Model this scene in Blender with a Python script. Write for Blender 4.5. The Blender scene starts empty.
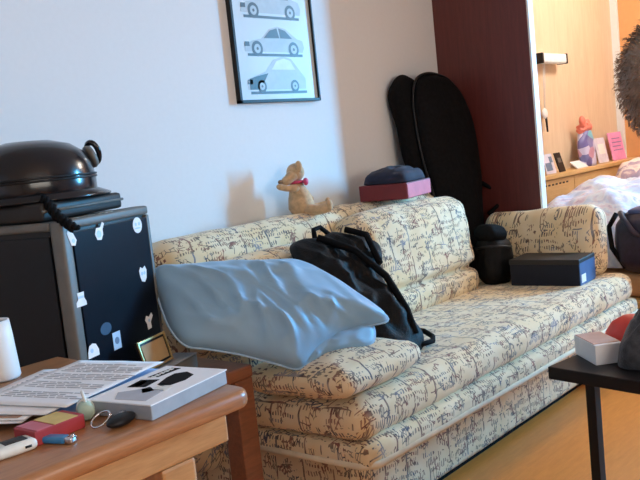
import bpy, bmesh, math, random
from math import sin, cos, pi, radians, sqrt
from mathutils import Vector, Matrix, noise
random.seed(7)
S = bpy.context.scene
COL = S.collection
# ------------------------------------------------------------------ helpers
def V(*a): return Vector(a)
def bm_new():
    b = bmesh.new(); b.loops.layers.uv.new('UVMap'); return b
def box_uv(bm, along='x'):
    uv = bm.loops.layers.uv.verify()
    bm.normal_update()
    for f in bm.faces:
        n = f.normal
        for l in f.loops:
            p = l.vert.co
            if along == 'x':
                l[uv].uv = (p.y + 3.1, p.z) if abs(n.x) > .75 else (p.x, p.y + p.z)
            else:
                l[uv].uv = (p.x + 3.1, p.z) if abs(n.y) > .75 else (p.y, p.x - p.z)
def obj(name, bm, mat, parent=None, smooth=True, along=None, sub=0):
    if along: box_uv(bm, along)
    me = bpy.data.meshes.new(name)
    bm.normal_update()
    bm.to_mesh(me); bm.free()
    if smooth:
        for p in me.polygons: p.use_smooth = True
    if isinstance(mat, (list, tuple)):
        for m in mat: me.materials.append(m)
    else: me.materials.append(mat)
    o = bpy.data.objects.new(name, me); COL.objects.link(o)
    if parent: o.parent = parent
    if sub:
        m = o.modifiers.new('sub', 'SUBSURF'); m.levels = sub; m.render_levels = sub
    return o
def tag(o, label, cat, group=None, kind=None):
    o['label'] = label; o['category'] = cat
    if group: o['group'] = group
    if kind: o['kind'] = kind
    return o
def thing(name, label, cat, loc=(0, 0, 0), rz=0, group=None):
    o = bpy.data.objects.new(name, None); COL.objects.link(o)
    o.empty_display_size = .05
    o.location = loc; o.rotation_euler = (0, 0, rz)
    return tag(o, label, cat, group)
def struct(name, bm, mat, parent=None, smooth=False):
    o = obj(name, bm, mat, parent, smooth)
    if not parent: o['kind'] = 'structure'
    return o
def xf(bm, vs, M):
    bmesh.ops.transform(bm, matrix=M, verts=vs)
def box(bm, c, s, bev=0, rot=None, seg=2, mi=0):
    r = bmesh.ops.create_cube(bm, size=1)
    vs = r['verts']
    xf(bm, vs, Matrix.Diagonal((s[0], s[1], s[2], 1)))
    fs = list({f for v in vs for f in v.link_faces})
    if bev:
        es = list({e for v in vs for e in v.link_edges})
        r2 = bmesh.ops.bevel(bm, geom=es, offset=bev, segments=seg, profile=.6, affect='EDGES', clamp_overlap=True)
        vs = list({v for f in r2['faces'] for v in f.verts} | {v for v in vs if v.is_valid})
        fs = list({f for v in vs for f in v.link_faces})
    M = Matrix.Translation(c)
    if rot is not None: M = M @ (rot if isinstance(rot, Matrix) else Matrix.Rotation(rot, 4, 'Z'))
    xf(bm, vs, M)
    for f in fs: f.material_index = mi
    return vs
def ball(bm, c, s, u=24, v=16, rot=None, mi=0):
    r = bmesh.ops.create_uvsphere(bm, u_segments=u, v_segments=v, radius=1)
    M = Matrix.Translation(c) @ (rot or Matrix.Identity(4)) @ Matrix.Diagonal((s[0], s[1], s[2], 1))
    xf(bm, r['verts'], M)
    for f in {f for w in r['verts'] for f in w.link_faces}: f.material_index = mi
    return r['verts']
def tube(bm, pts, rad, n=10, mi=0, closed=False):
    pts = [Vector(p) for p in pts]
    rings = []; N = len(pts)
    prev = None
    for i, p in enumerate(pts):
        a = pts[(i - 1) % N] if (i > 0 or closed) else p
        b = pts[(i + 1) % N] if (i < N - 1 or closed) else p
        t = (b - a).normalized()
        if prev is None:
            ref = V(0, 0, 1) if abs(t.z) < .9 else V(1, 0, 0)
            x = t.cross(ref).normalized()
        else:
            x = (prev - t * prev.dot(t)).normalized()
        prev = x
        y = t.cross(x)
        r = rad[i] if isinstance(rad, (list, tuple)) else rad
        rings.append([bm.verts.new(p + x * r * cos(2 * pi * k / n) + y * r * sin(2 * pi * k / n)) for k in range(n)])
    for i in range(N if closed else N - 1):
        A, B = rings[i], rings[(i + 1) % N]
        for k in range(n):
            f = bm.faces.new((A[k], A[(k + 1) % n], B[(k + 1) % n], B[k])); f.material_index = mi
    if not closed:
        bm.faces.new(rings[0][::-1]).material_index = mi; bm.faces.new(rings[-1]).material_index = mi
def lathe(bm, prof, c=(0, 0, 0), n=32, M=None, mi=0):
    c = Vector(c); rings = []
    M = M or Matrix.Identity(4)
    for r, z in prof:
        rings.append([bm.verts.new(c + (M @ V(max(r, .0004) * cos(2 * pi * k / n), max(r, .0004) * sin(2 * pi * k / n), z))) for k in range(n)])
    for A, B in zip(rings, rings[1:]):
        for k in range(n): bm.faces.new((A[k], A[(k + 1) % n], B[(k + 1) % n], B[k])).material_index = mi
    bm.faces.new(rings[0][::-1]).material_index = mi; bm.faces.new(rings[-1]).material_index = mi
def prism(bm, poly, O, e1, e2, t, mi=0):
    """flat polygon (2-D list) extruded by t along e1 x e2"""
    O, e1, e2 = Vector(O), Vector(e1), Vector(e2); n = e1.cross(e2).normalized()
    a = [bm.verts.new(O + e1 * x + e2 * y) for x, y in poly]
    b = [bm.verts.new(O + e1 * x + e2 * y + n * t) for x, y in poly]
    bm.faces.new(a[::-1]).material_index = mi; bm.faces.new(b).material_index = mi
    k = len(poly)
    for i in range(k): bm.faces.new((a[i], a[(i + 1) % k], b[(i + 1) % k], b[i])).material_index = mi
def fbm(p, o=3): return noise.fractal(p, 1.0, 2.0, o)
def cushion(c, s, r=.05, bulge=(0, 0, 0), nz=.004, cuts=22, rot=None, ns=6, seed=0):
    """rounded, puffed upholstery block"""
    bm = bm_new()
    bmesh.ops.create_cube(bm, size=2)
    bmesh.ops.subdivide_edges(bm, edges=bm.edges[:], cuts=cuts, use_grid_fill=True)
    h = Vector(s) / 2
    for v in bm.verts:
        q = v.co.copy()
        p = V(q.x * h.x, q.y * h.y, q.z * h.z)
        inn = V(*[max(-(h[i] - r), min(h[i] - r, p[i])) for i in range(3)])
        d = p - inn
        if d.length > 1e-6:
            p = inn + d.normalized() * r
        n = d.normalized() if d.length > 1e-6 else V(0, 0, 0)
        f = lambda a, b: (1 - a * a) * (1 - b * b)
        p.z += (1 if q.z > 0 else -1) * bulge[2] * f(q.x, q.y) * abs(q.z)
        p.y += (1 if q.y > 0 else -1) * bulge[1] * f(q.x, q.z) * abs(q.y)
        p.x += (1 if q.x > 0 else -1) * bulge[0] * f(q.y, q.z) * abs(q.x)
        w = fbm(p * ns + V(seed, seed * 2, 0))
        p += (n + V(0, 0, .3)).normalized() * w * nz
        v.co = p
    if rot is not None: xf(bm, bm.verts[:], rot)
    xf(bm, bm.verts[:], Matrix.Translation(c))
    return bm
def smooth_poly(pts, k=5):
    out = []; n = len(pts)
    for i in range(n):
        p0, p1, p2, p3 = [Vector(pts[(i + j) % n]).to_2d() for j in (-1, 0, 1, 2)]
        for a in range(k):
            t = a / k
            out.append(.5 * ((2 * p1) + (p2 - p0) * t + (2 * p0 - 5 * p1 + 4 * p2 - p3) * t * t + (3 * p1 - p0 - 3 * p2 + p3) * t ** 3))
    return out
def puff(pts, O, e1, e2, front, back, disp=None, rings=18, power=.55, center=None, k=5, bm=None, mi=0):
    """closed outline inflated to a soft body: front thickness towards e1 x e2, back thickness the other way"""
    P = smooth_poly(pts, k); n = len(P)
    c = Vector(center) if center else sum(P, Vector((0, 0))) / n
    O, e1, e2 = Vector(O), Vector(e1), Vector(e2); N = e1.cross(e2).normalized()
    bm = bm or bm_new()
    def pos(q, h): return O + e1 * q.x + e2 * q.y + N * h
    def layer(sgn, th):
        rs = []
        for i in range(rings):
            r = i / rings
            h = th * (1 - r ** 2.2) ** power
            ring = []
            for j in range(n):
                q = c + (P[j] - c) * r
                d = disp(q, r) if disp and sgn > 0 else (disp(q + Vector((5, 3)), r) if disp else 0)
                ring.append(bm.verts.new(pos(q, sgn * (h + d * min(1, 2.5 * (1 - r))))) if i or j == 0 else None)
            rs.append(ring)
        return rs
    rim = [bm.verts.new(pos(P[j], 0)) for j in range(n)]
    for sgn, th in ((1, front), (-1, back)):
        rs = layer(sgn, th) + [rim]
        for j in range(n):
            jn = (j + 1) % n
            vs = (rs[0][0], rs[1][j], rs[1][jn])
            f = bm.faces.new(vs if sgn > 0 else vs[::-1]); f.material_index = mi
            for i in range(1, rings):
                vs = (rs[i][j], rs[i + 1][j], rs[i + 1][jn], rs[i][jn])
                f = bm.faces.new(vs if sgn > 0 else vs[::-1]); f.material_index = mi
    bmesh.ops.recalc_face_normals(bm, faces=bm.faces[:])
    return bm
# ------------------------------------------------------------------ materials
class NT:
    def __init__(s, name):
        s.m = bpy.data.materials.new(name); s.m.use_nodes = True
        s.t = s.m.node_tree; s.n = s.t.nodes
        s.b = s.n['Principled BSDF']; s.out = s.n['Material Output']
    def new(s, t, **kw):
        n = s.n.new(t)
        for k, v in kw.items(): setattr(n, k, v)
        return n
    def put(s, sock, v):
        if isinstance(v, bpy.types.NodeSocket): s.t.links.new(v, sock)
        elif isinstance(v, (tuple, list)) and len(v) == 3 and sock.type == 'RGBA': sock.default_value = (*v, 1)
        else: sock.default_value = v
    def math(s, op, a, b=0, c=0):
        n = s.new('ShaderNodeMath', operation=op)
        for i, v in enumerate((a, b, c)): s.put(n.inputs[i], v)
        return n.outputs[0]
    def coord(s, kind='Object', scale=(1, 1, 1), rot=(0, 0, 0)):
        tc = s.new('ShaderNodeTexCoord'); mp = s.new('ShaderNodeMapping')
        s.t.links.new(tc.outputs[kind], mp.inputs[0])
        mp.inputs['Scale'].default_value = scale; mp.inputs['Rotation'].default_value = rot
        return mp.outputs[0]
    def noise(s, vec, scale=5, detail=3, rough=.5, dist=0, dim='3D'):
        n = s.new('ShaderNodeTexNoise', noise_dimensions=dim)
        s.put(n.inputs['Vector'], vec)
        n.inputs['Scale'].default_value = scale; n.inputs['Detail'].default_value = detail
        n.inputs['Roughness'].default_value = rough; n.inputs['Distortion'].default_value = dist
        return n.outputs['Fac']
    def ramp(s, fac, stops, interp='LINEAR'):
        n = s.new('ShaderNodeValToRGB'); s.put(n.inputs[0], fac)
        cr = n.color_ramp; cr.interpolation = interp
        while len(cr.elements) < len(stops): cr.elements.new(.5)
        for e, (p, c) in zip(cr.elements, stops):
            e.position = p; e.color = (*c, 1) if len(c) == 3 else c
        return n.outputs[0]
    def mix(s, fac, a, b):
        n = s.new('ShaderNodeMix', data_type='RGBA')
        s.put(n.inputs[0], fac); s.put(n.inputs[6], a); s.put(n.inputs[7], b)
        return n.outputs[2]
    def bump(s, h, strength=.3, dist=.01):
        n = s.new('ShaderNodeBump'); n.inputs['Strength'].default_value = strength; n.inputs['Distance'].default_value = dist
        s.put(n.inputs['Height'], h); s.t.links.new(n.outputs[0], s.b.inputs['Normal'])
    def set(s, **kw):
        for k, v in kw.items(): s.put(s.b.inputs[k.replace('_', ' ')], v)
        return s.m
def plain(name, col, rough=.5, metal=0, var=.08, scale=30, coat=0, sheen=0, bump=0, spec=.5):
    t = NT(name); v = t.coord()
    f = t.noise(v, scale, 3)
    lo = tuple(max(0, c * (1 - var)) for c in col); hi = tuple(min(1, c * (1 + var)) for c in col)
    t.set(Base_Color=t.ramp(f, [(.3, lo), (.7, hi)]), Roughness=rough, Metallic=metal)
    t.b.inputs['Coat Weight'].default_value = coat; t.b.inputs['Sheen Weight'].default_value = sheen
    t.b.inputs['Specular IOR Level'].default_value = spec
    t.b.inputs['Coat Roughness'].default_value = .08
    if bump: t.bump(t.noise(v, scale * 4, 2), bump, .004)
    return t.m
def wood(name, dark, light, scale=(2, 22, 22), rough=.4, coat=.15, dist=1.2):
    t = NT(name); v = t.coord('Object', scale)
    f = t.noise(v, 2.2, 5, .6, dist)
    g = t.noise(t.coord('Object', tuple(x * 6 for x in scale)), 3, 2)
    f2 = t.math('ADD', t.math('MULTIPLY', f, .75), t.math('MULTIPLY', g, .25))
    t.set(Base_Color=t.ramp(f2, [(.3, dark), (.68, light)]), Roughness=rough)
    t.b.inputs['Coat Weight'].default_value = coat; t.b.inputs['Coat Roughness'].default_value = .25
    t.bump(f2, .08, .003)
    return t.m
def fabric_print(name, base=(.76, .58, .33), pale=(.80, .67, .46)):
    """cream upholstery printed with columns of small sketched marks and lines of lettering-like strokes"""
    t = NT(name)
    uvn = t.new('ShaderNodeTexCoord').outputs['UV']
    nv = t.new('ShaderNodeTexNoise'); nv.inputs['Scale'].default_value = 7; nv.inputs['Detail'].default_value = 2
    t.put(nv.inputs['Vector'], uvn)
    off = t.new('ShaderNodeVectorMath', operation='SCALE'); off.inputs['Scale'].default_value = .045
    sub = t.new('ShaderNodeVectorMath', operation='SUBTRACT'); t.put(sub.inputs[0], nv.outputs['Color']); sub.inputs[1].default_value = (.5, .5, .5)
    t.put(off.inputs[0], sub.outputs[0])
    add = t.new('ShaderNodeVectorMath', operation='ADD'); t.put(add.inputs[0], uvn); t.put(add.inputs[1], off.outputs[0])
    P = add.outputs[0]
    sep = t.new('ShaderNodeSeparateXYZ'); t.put(sep.inputs[0], P); u, v = sep.outputs[0], sep.outputs[1]
    # column rules
    def lines(x, period, half, gate):
        fr = t.math('FRACT', t.math('DIVIDE', x, period))
        d = t.math('ABSOLUTE', t.math('SUBTRACT', fr, .5))
        return t.math('MULTIPLY', t.math('LESS_THAN', d, half), gate)
    rule = lines(u, .118, .028, t.math('GREATER_THAN', t.noise(P, 11, 2), .44))
    rule2 = lines(t.math('ADD', u, .031), .059, .03, t.math('GREATER_THAN', t.noise(P, 17, 2), .55))
    # sketched outlines
    vo = t.new('ShaderNodeTexVoronoi', feature='DISTANCE_TO_EDGE')
    mp = t.new('ShaderNodeMapping'); mp.inputs['Scale'].default_value = (1.25, .7, 1); t.put(mp.inputs[0], P)
    t.put(vo.inputs['Vector'], mp.outputs[0]); vo.inputs['Scale'].default_value = 62
    sk = t.math('MULTIPLY', t.math('LESS_THAN', vo.outputs[0], .085), t.math('GREATER_THAN', t.noise(P, 21, 3), .54))
    # rows of strokes
    wob = t.math('MULTIPLY', t.noise(P, 26, 2), 9.0)
    st = t.math('GREATER_THAN', t.math('SINE', t.math('ADD', t.math('MULTIPLY', u, 560), wob)), .1)
    row = t.math('GREATER_THAN', t.math('SINE', t.math('ADD', t.math('MULTIPLY', v, 210), wob)), .1)
    tx = t.math('MULTIPLY', t.math('MULTIPLY', st, row), t.math('GREATER_THAN', t.noise(P, 12, 1), .50))
    cr = lines(v, .052, .04, t.math('GREATER_THAN', t.noise(P, 18, 2), .57))
    m = t.math('MAXIMUM', t.math('MAXIMUM', t.math('MAXIMUM', rule, rule2), sk), t.math('MAXIMUM', tx, cr))
    m = t.math('MULTIPLY', m, t.math('ADD', .30, t.math('MULTIPLY', t.noise(P, 34, 2), 1.15)))
    ink = t.ramp(t.noise(P, 9, 1), [(.36, (.07, .07, .10)), (.45, (.12, .075, .05)), (.53, (.25, .09, .065)), (.60, (.08, .06, .05)), (.68, (.20, .20, .25))])
    bg = t.ramp(t.noise(P, 8, 3), [(.35, base), (.65, pale)])
    t.set(Base_Color=t.mix(m, bg, ink), Roughness=.85)
    t.b.inputs['Sheen Weight'].default_value = .15
    t.bump(t.noise(uvn, 420, 1), .12, .002)
    return t.m
M = {}
M['wall'] = plain('wall_paint', (.74, .745, .75), .9, var=.01, scale=60, bump=.02)
M['ceil'] = plain('ceiling_paint', (.82, .81, .79), .95, var=.02)
M['alcove'] = wood('pale_beech_panelling', (.66, .50, .34), (.76, .60, .43), (9, 9, 1.2), .5, .1)
M['orange'] = plain('orange_paint', (.72, .36, .15), .9, var=.03)
M['white'] = plain('white_paint', (.82, .82, .82), .5, var=.02)
M['floor'] = wood('orange_floor', (.70, .235, .040), (.82, .30, .060), (5, 30, 30), .38, .15, .6)
M['mahog'] = wood('dark_mahogany', (.085, .015, .012), (.135, .026, .020), (14, 14, 1.3), .42, .1)
M['desk'] = wood('orange_brown_wood', (.26, .100, .036), (.43, .185, .070), (2.5, 26, 26), .4, .2)
M['desk2'] = wood('light_apron_wood', (.38, .18, .062), (.56, .29, .11), (2.5, 26, 26), .45, .15)
M['table2'] = wood('reddish_brown_wood', (.16, .055, .024), (.27, .095, .040), (3, 26, 26), .4, .2)
M['beech'] = wood('light_beech', (.58, .36, .14), (.74, .48, .21), (2, 22, 22), .45, .15)
M['fab'] = fabric_print('printed_cream_fabric')
M['pipe'] = plain('cream_piping', (.72, .62, .45), .85)
M['blk_gloss'] = plain('black_glass', (.004, .006, .012), .3, var=.1, spec=.08)
M['blk'] = plain('black_plastic', (.008, .008, .010), .45, spec=.3)
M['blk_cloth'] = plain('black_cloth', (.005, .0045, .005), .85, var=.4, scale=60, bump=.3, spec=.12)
M['blk_vinyl'] = plain('black_vinyl', (.004, .004, .0045), .62, var=.4, scale=40, bump=.5, spec=.2)
M['grey_trim'] = plain('silver_grey_plastic', (.13, .122, .108), .5)
M['dgrey'] = plain('dark_brownish_grey', (.022, .018, .016), .5, spec=.3)
M['helmet'] = plain('black_helmet_shell', (.006, .0065, .009), .2, coat=.15, spec=.4)
M['paper'] = plain('white_paper', (.83, .83, .84), .75, var=.02)
M['paperblue'] = plain('pale_blue_folder', (.42, .52, .74), .6)
M['ink'] = plain('grey_ink', (.42, .43, .47), .8)
M['pblk'] = plain('printed_black', (.012, .010, .010), .9, spec=.1)
M['brownpaper'] = plain('brown_card', (.34, .20, .13), .7)
M['plush'] = plain('tan_plush', (.58, .38, .21), .95, var=.18, scale=60, sheen=.3, bump=.5)
M['plushd'] = plain('brown_plush_nose', (.32, .20, .12), .9)
M['pink'] = plain('pink_ribbon', (.62, .06, .16), .6)
M['pillow'] = plain('pale_blue_satin', (.25, .43, .60), .5, var=.04, scale=8, sheen=.15)
M['seam'] = plain('pillow_seam', (.36, .54, .70), .6)
M['navy'] = plain('navy_card', (.005, .007, .016), .5, spec=.3)
M['navycloth'] = plain('navy_cloth', (.008, .010, .030), .85, var=.3, sheen=.04)
M['blue'] = plain('bright_blue_card', (.035, .11, .28), .5)
M['maroon'] = plain('maroon_card', (.15, .012, .016), .45)
M['red'] = plain('red_card', (.36, .030, .035), .45)
M['redp'] = plain('pinkish_red_card', (.62, .16, .20), .4)
M['redb'] = plain('bright_red', (.75, .05, .03), .45)
M['gold'] = plain('gold_brown_plate', (.42, .27, .12), .65)
M['golde'] = plain('gold_edge', (.55, .40, .17), .35, metal=.6)
M['steel'] = plain('chrome', (.6, .6, .62), .2, metal=1)
M['bluelight'] = plain('blue_plastic', (.03, .20, .42), .3, coat=.3)
M['cream'] = plain('cream_plastic', (.74, .72, .66), .4)
M['green'] = plain('pale_green_wrap', (.40, .52, .42), .5)
M['yellow'] = plain('yellow_card', (.68, .48, .16), .5)
M['pinkcard'] = plain('pink_card', (.85, .33, .62), .7)
M['lilac'] = plain('lilac_card', (.68, .66, .80), .7)
M['mauve'] = plain('mauve_foil', (.22, .15, .40), .35)
M['coral'] = plain('coral_foil', (.80, .22, .16), .4)
M['stickdim'] = plain('dim_blue_print', (.02, .045, .10), .5)
M['pageedge0'] = plain('grey_plastic_lid', (.25, .27, .30), .35)
M['cyan'] = plain('cyan_foil', (.18, .62, .72), .35)
M['stickblue'] = plain('pale_blue_sticker', (.45, .62, .80), .4)
M['stickdark'] = plain('blue_grey_print', (.14, .22, .36), .4)
M['bagnavy'] = plain('dark_purple_navy_nylon', (.016, .012, .034), .55, var=.3, scale=50, sheen=.05)
M['bagtop'] = plain('highlit_blue_nylon', (.08, .10, .22), .5)  # holds the painted highlight of the holdall top
M['skin'] = plain('skin', (.62, .40, .30), .5, var=.04)
M['sweater'] = plain('black_knit', (.006, .006, .008), .9, var=.3, scale=80, bump=.3, spec=.2)
M['denim'] = plain('dark_denim', (.03, .04, .08), .8)
M['bluewhite'] = plain('pale_lampshade', (.80, .90, .95), .4)
M['greyfur'] = plain('dark_grey_wool', (.045, .048, .055), .95, var=.4, scale=50, sheen=.2, bump=.6)
def hair_mat():
    t = NT('brown_hair'); v = t.coord('Object')
    t.set(Base_Color=t.ramp(t.noise(v, 22, 3), [(.3, (.17, .115, .08)), (.7, (.46, .33, .24))]), Roughness=.55)
    return t.m
M['hair'] = hair_mat()
def floral():
    t = NT('floral_bedding'); v = t.coord('Object')
    a = t.noise(v, 6, 4, .6, 1.5); b = t.noise(v, 13, 3, .6, 1.2)
    c1 = t.ramp(a, [(.40, (.38, .50, .74)), (.50, (.60, .67, .78)), (.60, (.54, .46, .62)), (.68, (.20, .28, .50))])
    c2 = t.ramp(b, [(.5, (.86, .85, .85)), (.62, (.70, .40, .42))])
    t.set(Base_Color=t.mix(.22, c1, c2), Roughness=.85); return t.m
M['floral'] = floral()
def floral2():
    t = NT('pink_floral_bedding'); v = t.coord('Object')
    a = t.noise(v, 9, 4, .6, 1.5)
    t.set(Base_Color=t.ramp(a, [(.38, (.80, .62, .55)), (.48, (.84, .74, .70)), (.56, (.52, .36, .44)), (.64, (.34, .30, .44))]), Roughness=.85); return t.m
M['floral2'] = floral2()
def glassmat():
    m = bpy.data.materials.new('window_glass'); m.use_nodes = True
    t = m.node_tree; n = t.nodes; n.clear()
    o = n.new('ShaderNodeOutputMaterial'); mx = n.new('ShaderNodeMixShader')
    a = n.new('ShaderNodeBsdfTransparent'); b = n.new('ShaderNodeBsdfGlossy'); b.inputs['Roughness'].default_value = .02
    mx.inputs[0].default_value = .06
    t.links.new(a.outputs[0], mx.inputs[1]); t.links.new(b.outputs[0], mx.inputs[2]); t.links.new(mx.outputs[0], o.inputs[0])
    return m
M['glass'] = glassmat()
def postermat():
    t = NT('poster_paper'); t.set(Base_Color=t.ramp(t.noise(t.coord(), 4, 2), [(.3, (.56, .64, .70)), (.7, (.62, .70, .75))]), Roughness=.3)
    t.b.inputs['Coat Weight'].default_value = .8; t.b.inputs['Coat Roughness'].default_value = .05
    return t.m
M['poster'] = postermat()
# ------------------------------------------------------------------ the room
WY = 2.35; XR = 6.1; XL = -1.6; YF = -2.4; HT = 2.55; PX = 3.72
W1 = (-1.3, .75, .95, 2.46); W2 = (-.5, 2.3, .9, 2.2)
b = bm_new(); box(b, ((XL + XR) / 2, (WY + YF) / 2, -.05), (XR - XL + .3, WY - YF + .3, .1)); struct('floor', b, M['floor'])
b = bm_new(); box(b, ((XL + XR) / 2, (WY + YF) / 2, HT + .05), (XR - XL + .3, WY - YF + .3, .1)); struct('ceiling', b, M['ceil'])
b = bm_new(); box(b, ((XL + PX) / 2 + .02, WY + .05, HT / 2), (PX - XL + .04, .1, HT)); struct('wall_back', b, M['wall'])
b = bm_new(); box(b, ((PX + .04 + XR) / 2, WY + .05, HT / 2), (XR - PX - .04, .1, HT)); struct('wall_alcove', b, M['alcove'])
b = bm_new(); box(b, (XL - .05, (WY + YF) / 2, HT / 2), (.1, WY - YF, HT)); struct('wall_left', b, M['wall'])
b = bm_new()
for (p0, p1, q0, q1) in ((YF, W1[0], 0, HT), (W1[1], WY, 0, HT), (W1[0], W1[1], 0, W1[2]), (W1[0], W1[1], W1[3], HT)):
    box(b, (XR + .06, (p0 + p1) / 2, (q0 + q1) / 2), (.12, p1 - p0, q1 - q0))
struct('wall_right', b, M['orange'])
b = bm_new()
for (p0, p1, q0, q1) in ((XL, W2[0], 0, HT), (W2[0], W2[1], 0, W2[2]), (W2[0], W2[1], W2[3], HT), (W2[1], XR, 0, HT)):
    box(b, ((p0 + p1) / 2, YF - .06, (q0 + q1) / 2), (p1 - p0, .12, q1 - q0))
struct('wall_front', b, M['wall'])
def window(name, axis, at, win):
    a0, a1, z0, z1 = win; f = .05; b = bm_new()
    def bx(bb, p0, p1, q0, q1, th):
        if axis == 'x': box(bb, (at, (p0 + p1) / 2, (q0 + q1) / 2), (th, p1 - p0, q1 - q0))
        else: box(bb, ((p0 + p1) / 2, at, (q0 + q1) / 2), (p1 - p0, th, q1 - q0))
    for q in ((a0, a1, z0, z0 + f), (a0, a1, z1 - f, z1), (a0, a0 + f, z0 + f, z1 - f), (a1 - f, a1, z0 + f, z1 - f)): bx(b, *q, .06)
    o = struct(name, b, M['white'])
    g = bm_new(); bx(g, a0 + f, a1 - f, z0 + f, z1 - f, .006); obj('window_pane', g, M['glass'], o, False)
window('window_1', 'x', XR + .06, W1); window('fill_window_2', 'y', YF - .06, W2)  # second window is unseen, added to let fill light into the room
b = bm_new(); box(b, (XR - .012, WY - .025, HT / 2), (.024, .05, HT)); struct('trim_1', b, M['white'])
b = bm_new(); box(b, ((XL + PX) / 2, WY - .008, .04), (PX - XL, .016, .08)); struct('baseboard_back', b, M['white'])
# dark partition panel at the end of the sofa
t = thing('partition_panel', 'tall dark reddish-brown wooden panel standing out from the wall behind the sofa end', 'partition', (PX, 2.085, 0))
b = bm_new(); box(b, (0, .005, HT / 2), (.036, .52, HT - .002), .002); obj('panel', b, M['mahog'], t, False)
b = bm_new(); box(b, (.004, -.261, HT / 2), (.044, .010, HT - .002)); o = obj('edge_strip', b, M['white'], t, False); o['label'] = 'white front edge strip'
# ------------------------------------------------------------------ sofa
SX0, SX1 = 1.62, 3.66
sofa = thing('sofa', 'long cream sofa printed with sketchy marks, standing against the white wall', 'sofa', ((SX0 + SX1) / 2, 1.8, 0))
ox, oy = (SX0 + SX1) / 2, 1.8
def sp(c): return (c[0] - ox, c[1] - oy, c[2])
L = SX1 - SX0
b = cushion(sp(((1.74 + 3.5) / 2, 1.90, .145)), (1.76, .80, .24), .012, nz=.001, cuts=14); obj('base', b, M['fab'], sofa, along='x')
b = bm_new(); box(b, sp(((1.74 + 3.5) / 2, 1.90, .014)), (1.70, .75, .028)); obj('dark_gap_block', b, M['blk_cloth'], sofa, False)  # black block added for the line of shade in the gap under the base
TL = Matrix.Rotation(radians(-2.2), 4, 'X')
b = cushion(sp(((SX0 + SX1) / 2, 1.77, .293)), (L - .03, .83, .085), .035, (0, .006, .004), .003, 30, rot=TL); sp0 = obj('seat_platform', b, M['fab'], sofa, along='x')
b = cushion(sp(((SX0 + SX1) / 2, 1.78, .384)), (L - .02, .82, .125), .055, (.006, .004, .016), .005, 34, seed=3, rot=TL); obj('seat_cushion', b, M['fab'], sofa, along='x')
b = bm_new()
zl = .283
y0, y1, x0, x1 = 1.358 - oy, 2.18 - oy, SX0 - ox + .02, SX1 - ox - .02
tube(b, [(x0, y1, .262), (x0, y0 + .03, zl), (x0 + .03, y0, zl), (0, y0 - .004, zl - .002), (x1 - .03, y0, zl), (x1, y0 + .03, zl), (x1, y1, .262)], .011, 8); obj('piping', b, M['pipe'], sp0)
rt = Matrix.Rotation(radians(-8), 4, 'X')
b = cushion(sp(((SX0 + 3.30) / 2, 2.20, .50)), (3.30 - SX0, .21, .81), .09, (0, .01, .0), .006, 30, rot=Matrix.Rotation(radians(-4), 4, 'X'), seed=5); obj('back_frame', b, M['fab'], sofa, along='x')
def back_cushion(xc, w, h, z, tilt, seed, y):
    R = Matrix.Rotation(radians(tilt), 4, 'X')
    bm = bm_new(); bmesh.ops.create_cube(bm, size=2)
    bmesh.ops.subdivide_edges(bm, edges=bm.edges[:], cuts=32, use_grid_fill=True)
    hx, hy, hz, r = w / 2, .095, h / 2, .075
    for v in bm.verts:
        q = v.co.copy(); p = V(q.x * hx, q.y * hy, q.z * hz)
        inn = V(max(-(hx - r), min(hx - r, p.x)), max(-(hy - r), min(hy - r, p.y)), max(-(hz - r), min(hz - r, p.z)))
        d = p - inn
        if d.length > 1e-6: p = inn + d.normalized() * r
        if q.y < 0:
            f = (1 - q.x ** 2)
            seam = -.37
            g = abs(q.z - seam)
            p.y -= .035 * f ** .5 * (1 - q.z ** 4)
            p.y += .045 * math.exp(-(g / .07) ** 2)
        p.z += .02 * (1 - q.x ** 2) * (q.z > .5)
        p += V(0, -1, .4) * fbm(p * 7 + V(seed, 0, 0)) * .009
        v.co = p
    xf(bm, bm.verts[:], Matrix.Translation(sp((xc, y, z))) @ R)
    return obj('back_cushion', bm, M['fab'], sofa, along='x')
back_cushion(2.085, .90, .40, .60, -8, 1, 2.04)
back_cushion(2.845, .80, .47, .635, -7, 9, 2.03)
# end cushion acting as arm
R = Matrix.Rotation(radians(7), 4, 'Y')
b = cushion((0, 0, 0), (.16, .58, .33), .065, (.02, .0, .0), .006, 22, rot=R, seed=11)
xf(b, b.verts[:], Matrix.Translation(sp((3.58, 1.765, .597))) @ Matrix.Rotation(radians(-3), 4, 'X')); obj('arm_cushion', b, M['fab'], sofa, along='y')
for x, y in ((3.60, 1.50), (3.60, 2.1)):
    b = bm_new(); box(b, sp((x, y, .117)), (.05, .05, .234), .005); o = obj('leg', b, M['beech'], sofa, False)
# loose cushion on the near end
b = cushion((0, 0, 0), (.40, .40, .10), .045, (0, 0, .02), .008, 22, seed=4, rot=Matrix.Rotation(radians(2), 4, 'Z'))
for v in b.verts:
    q = max(abs(v.co.x) / .23, abs(v.co.y) / .22)
    v.co.z *= max(.35, 1 - .55 * max(0, q - .35))
xf(b, b.verts[:], Matrix.Translation((1.79, 1.585, .506)) @ Matrix.Rotation(radians(-3), 4, 'X'))
o = obj('scatter_cushion', b, M['fab'], None, along='x'); tag(o, 'printed cream loose cushion lying on the sofa seat under the blue pillow', 'cushion')
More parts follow.
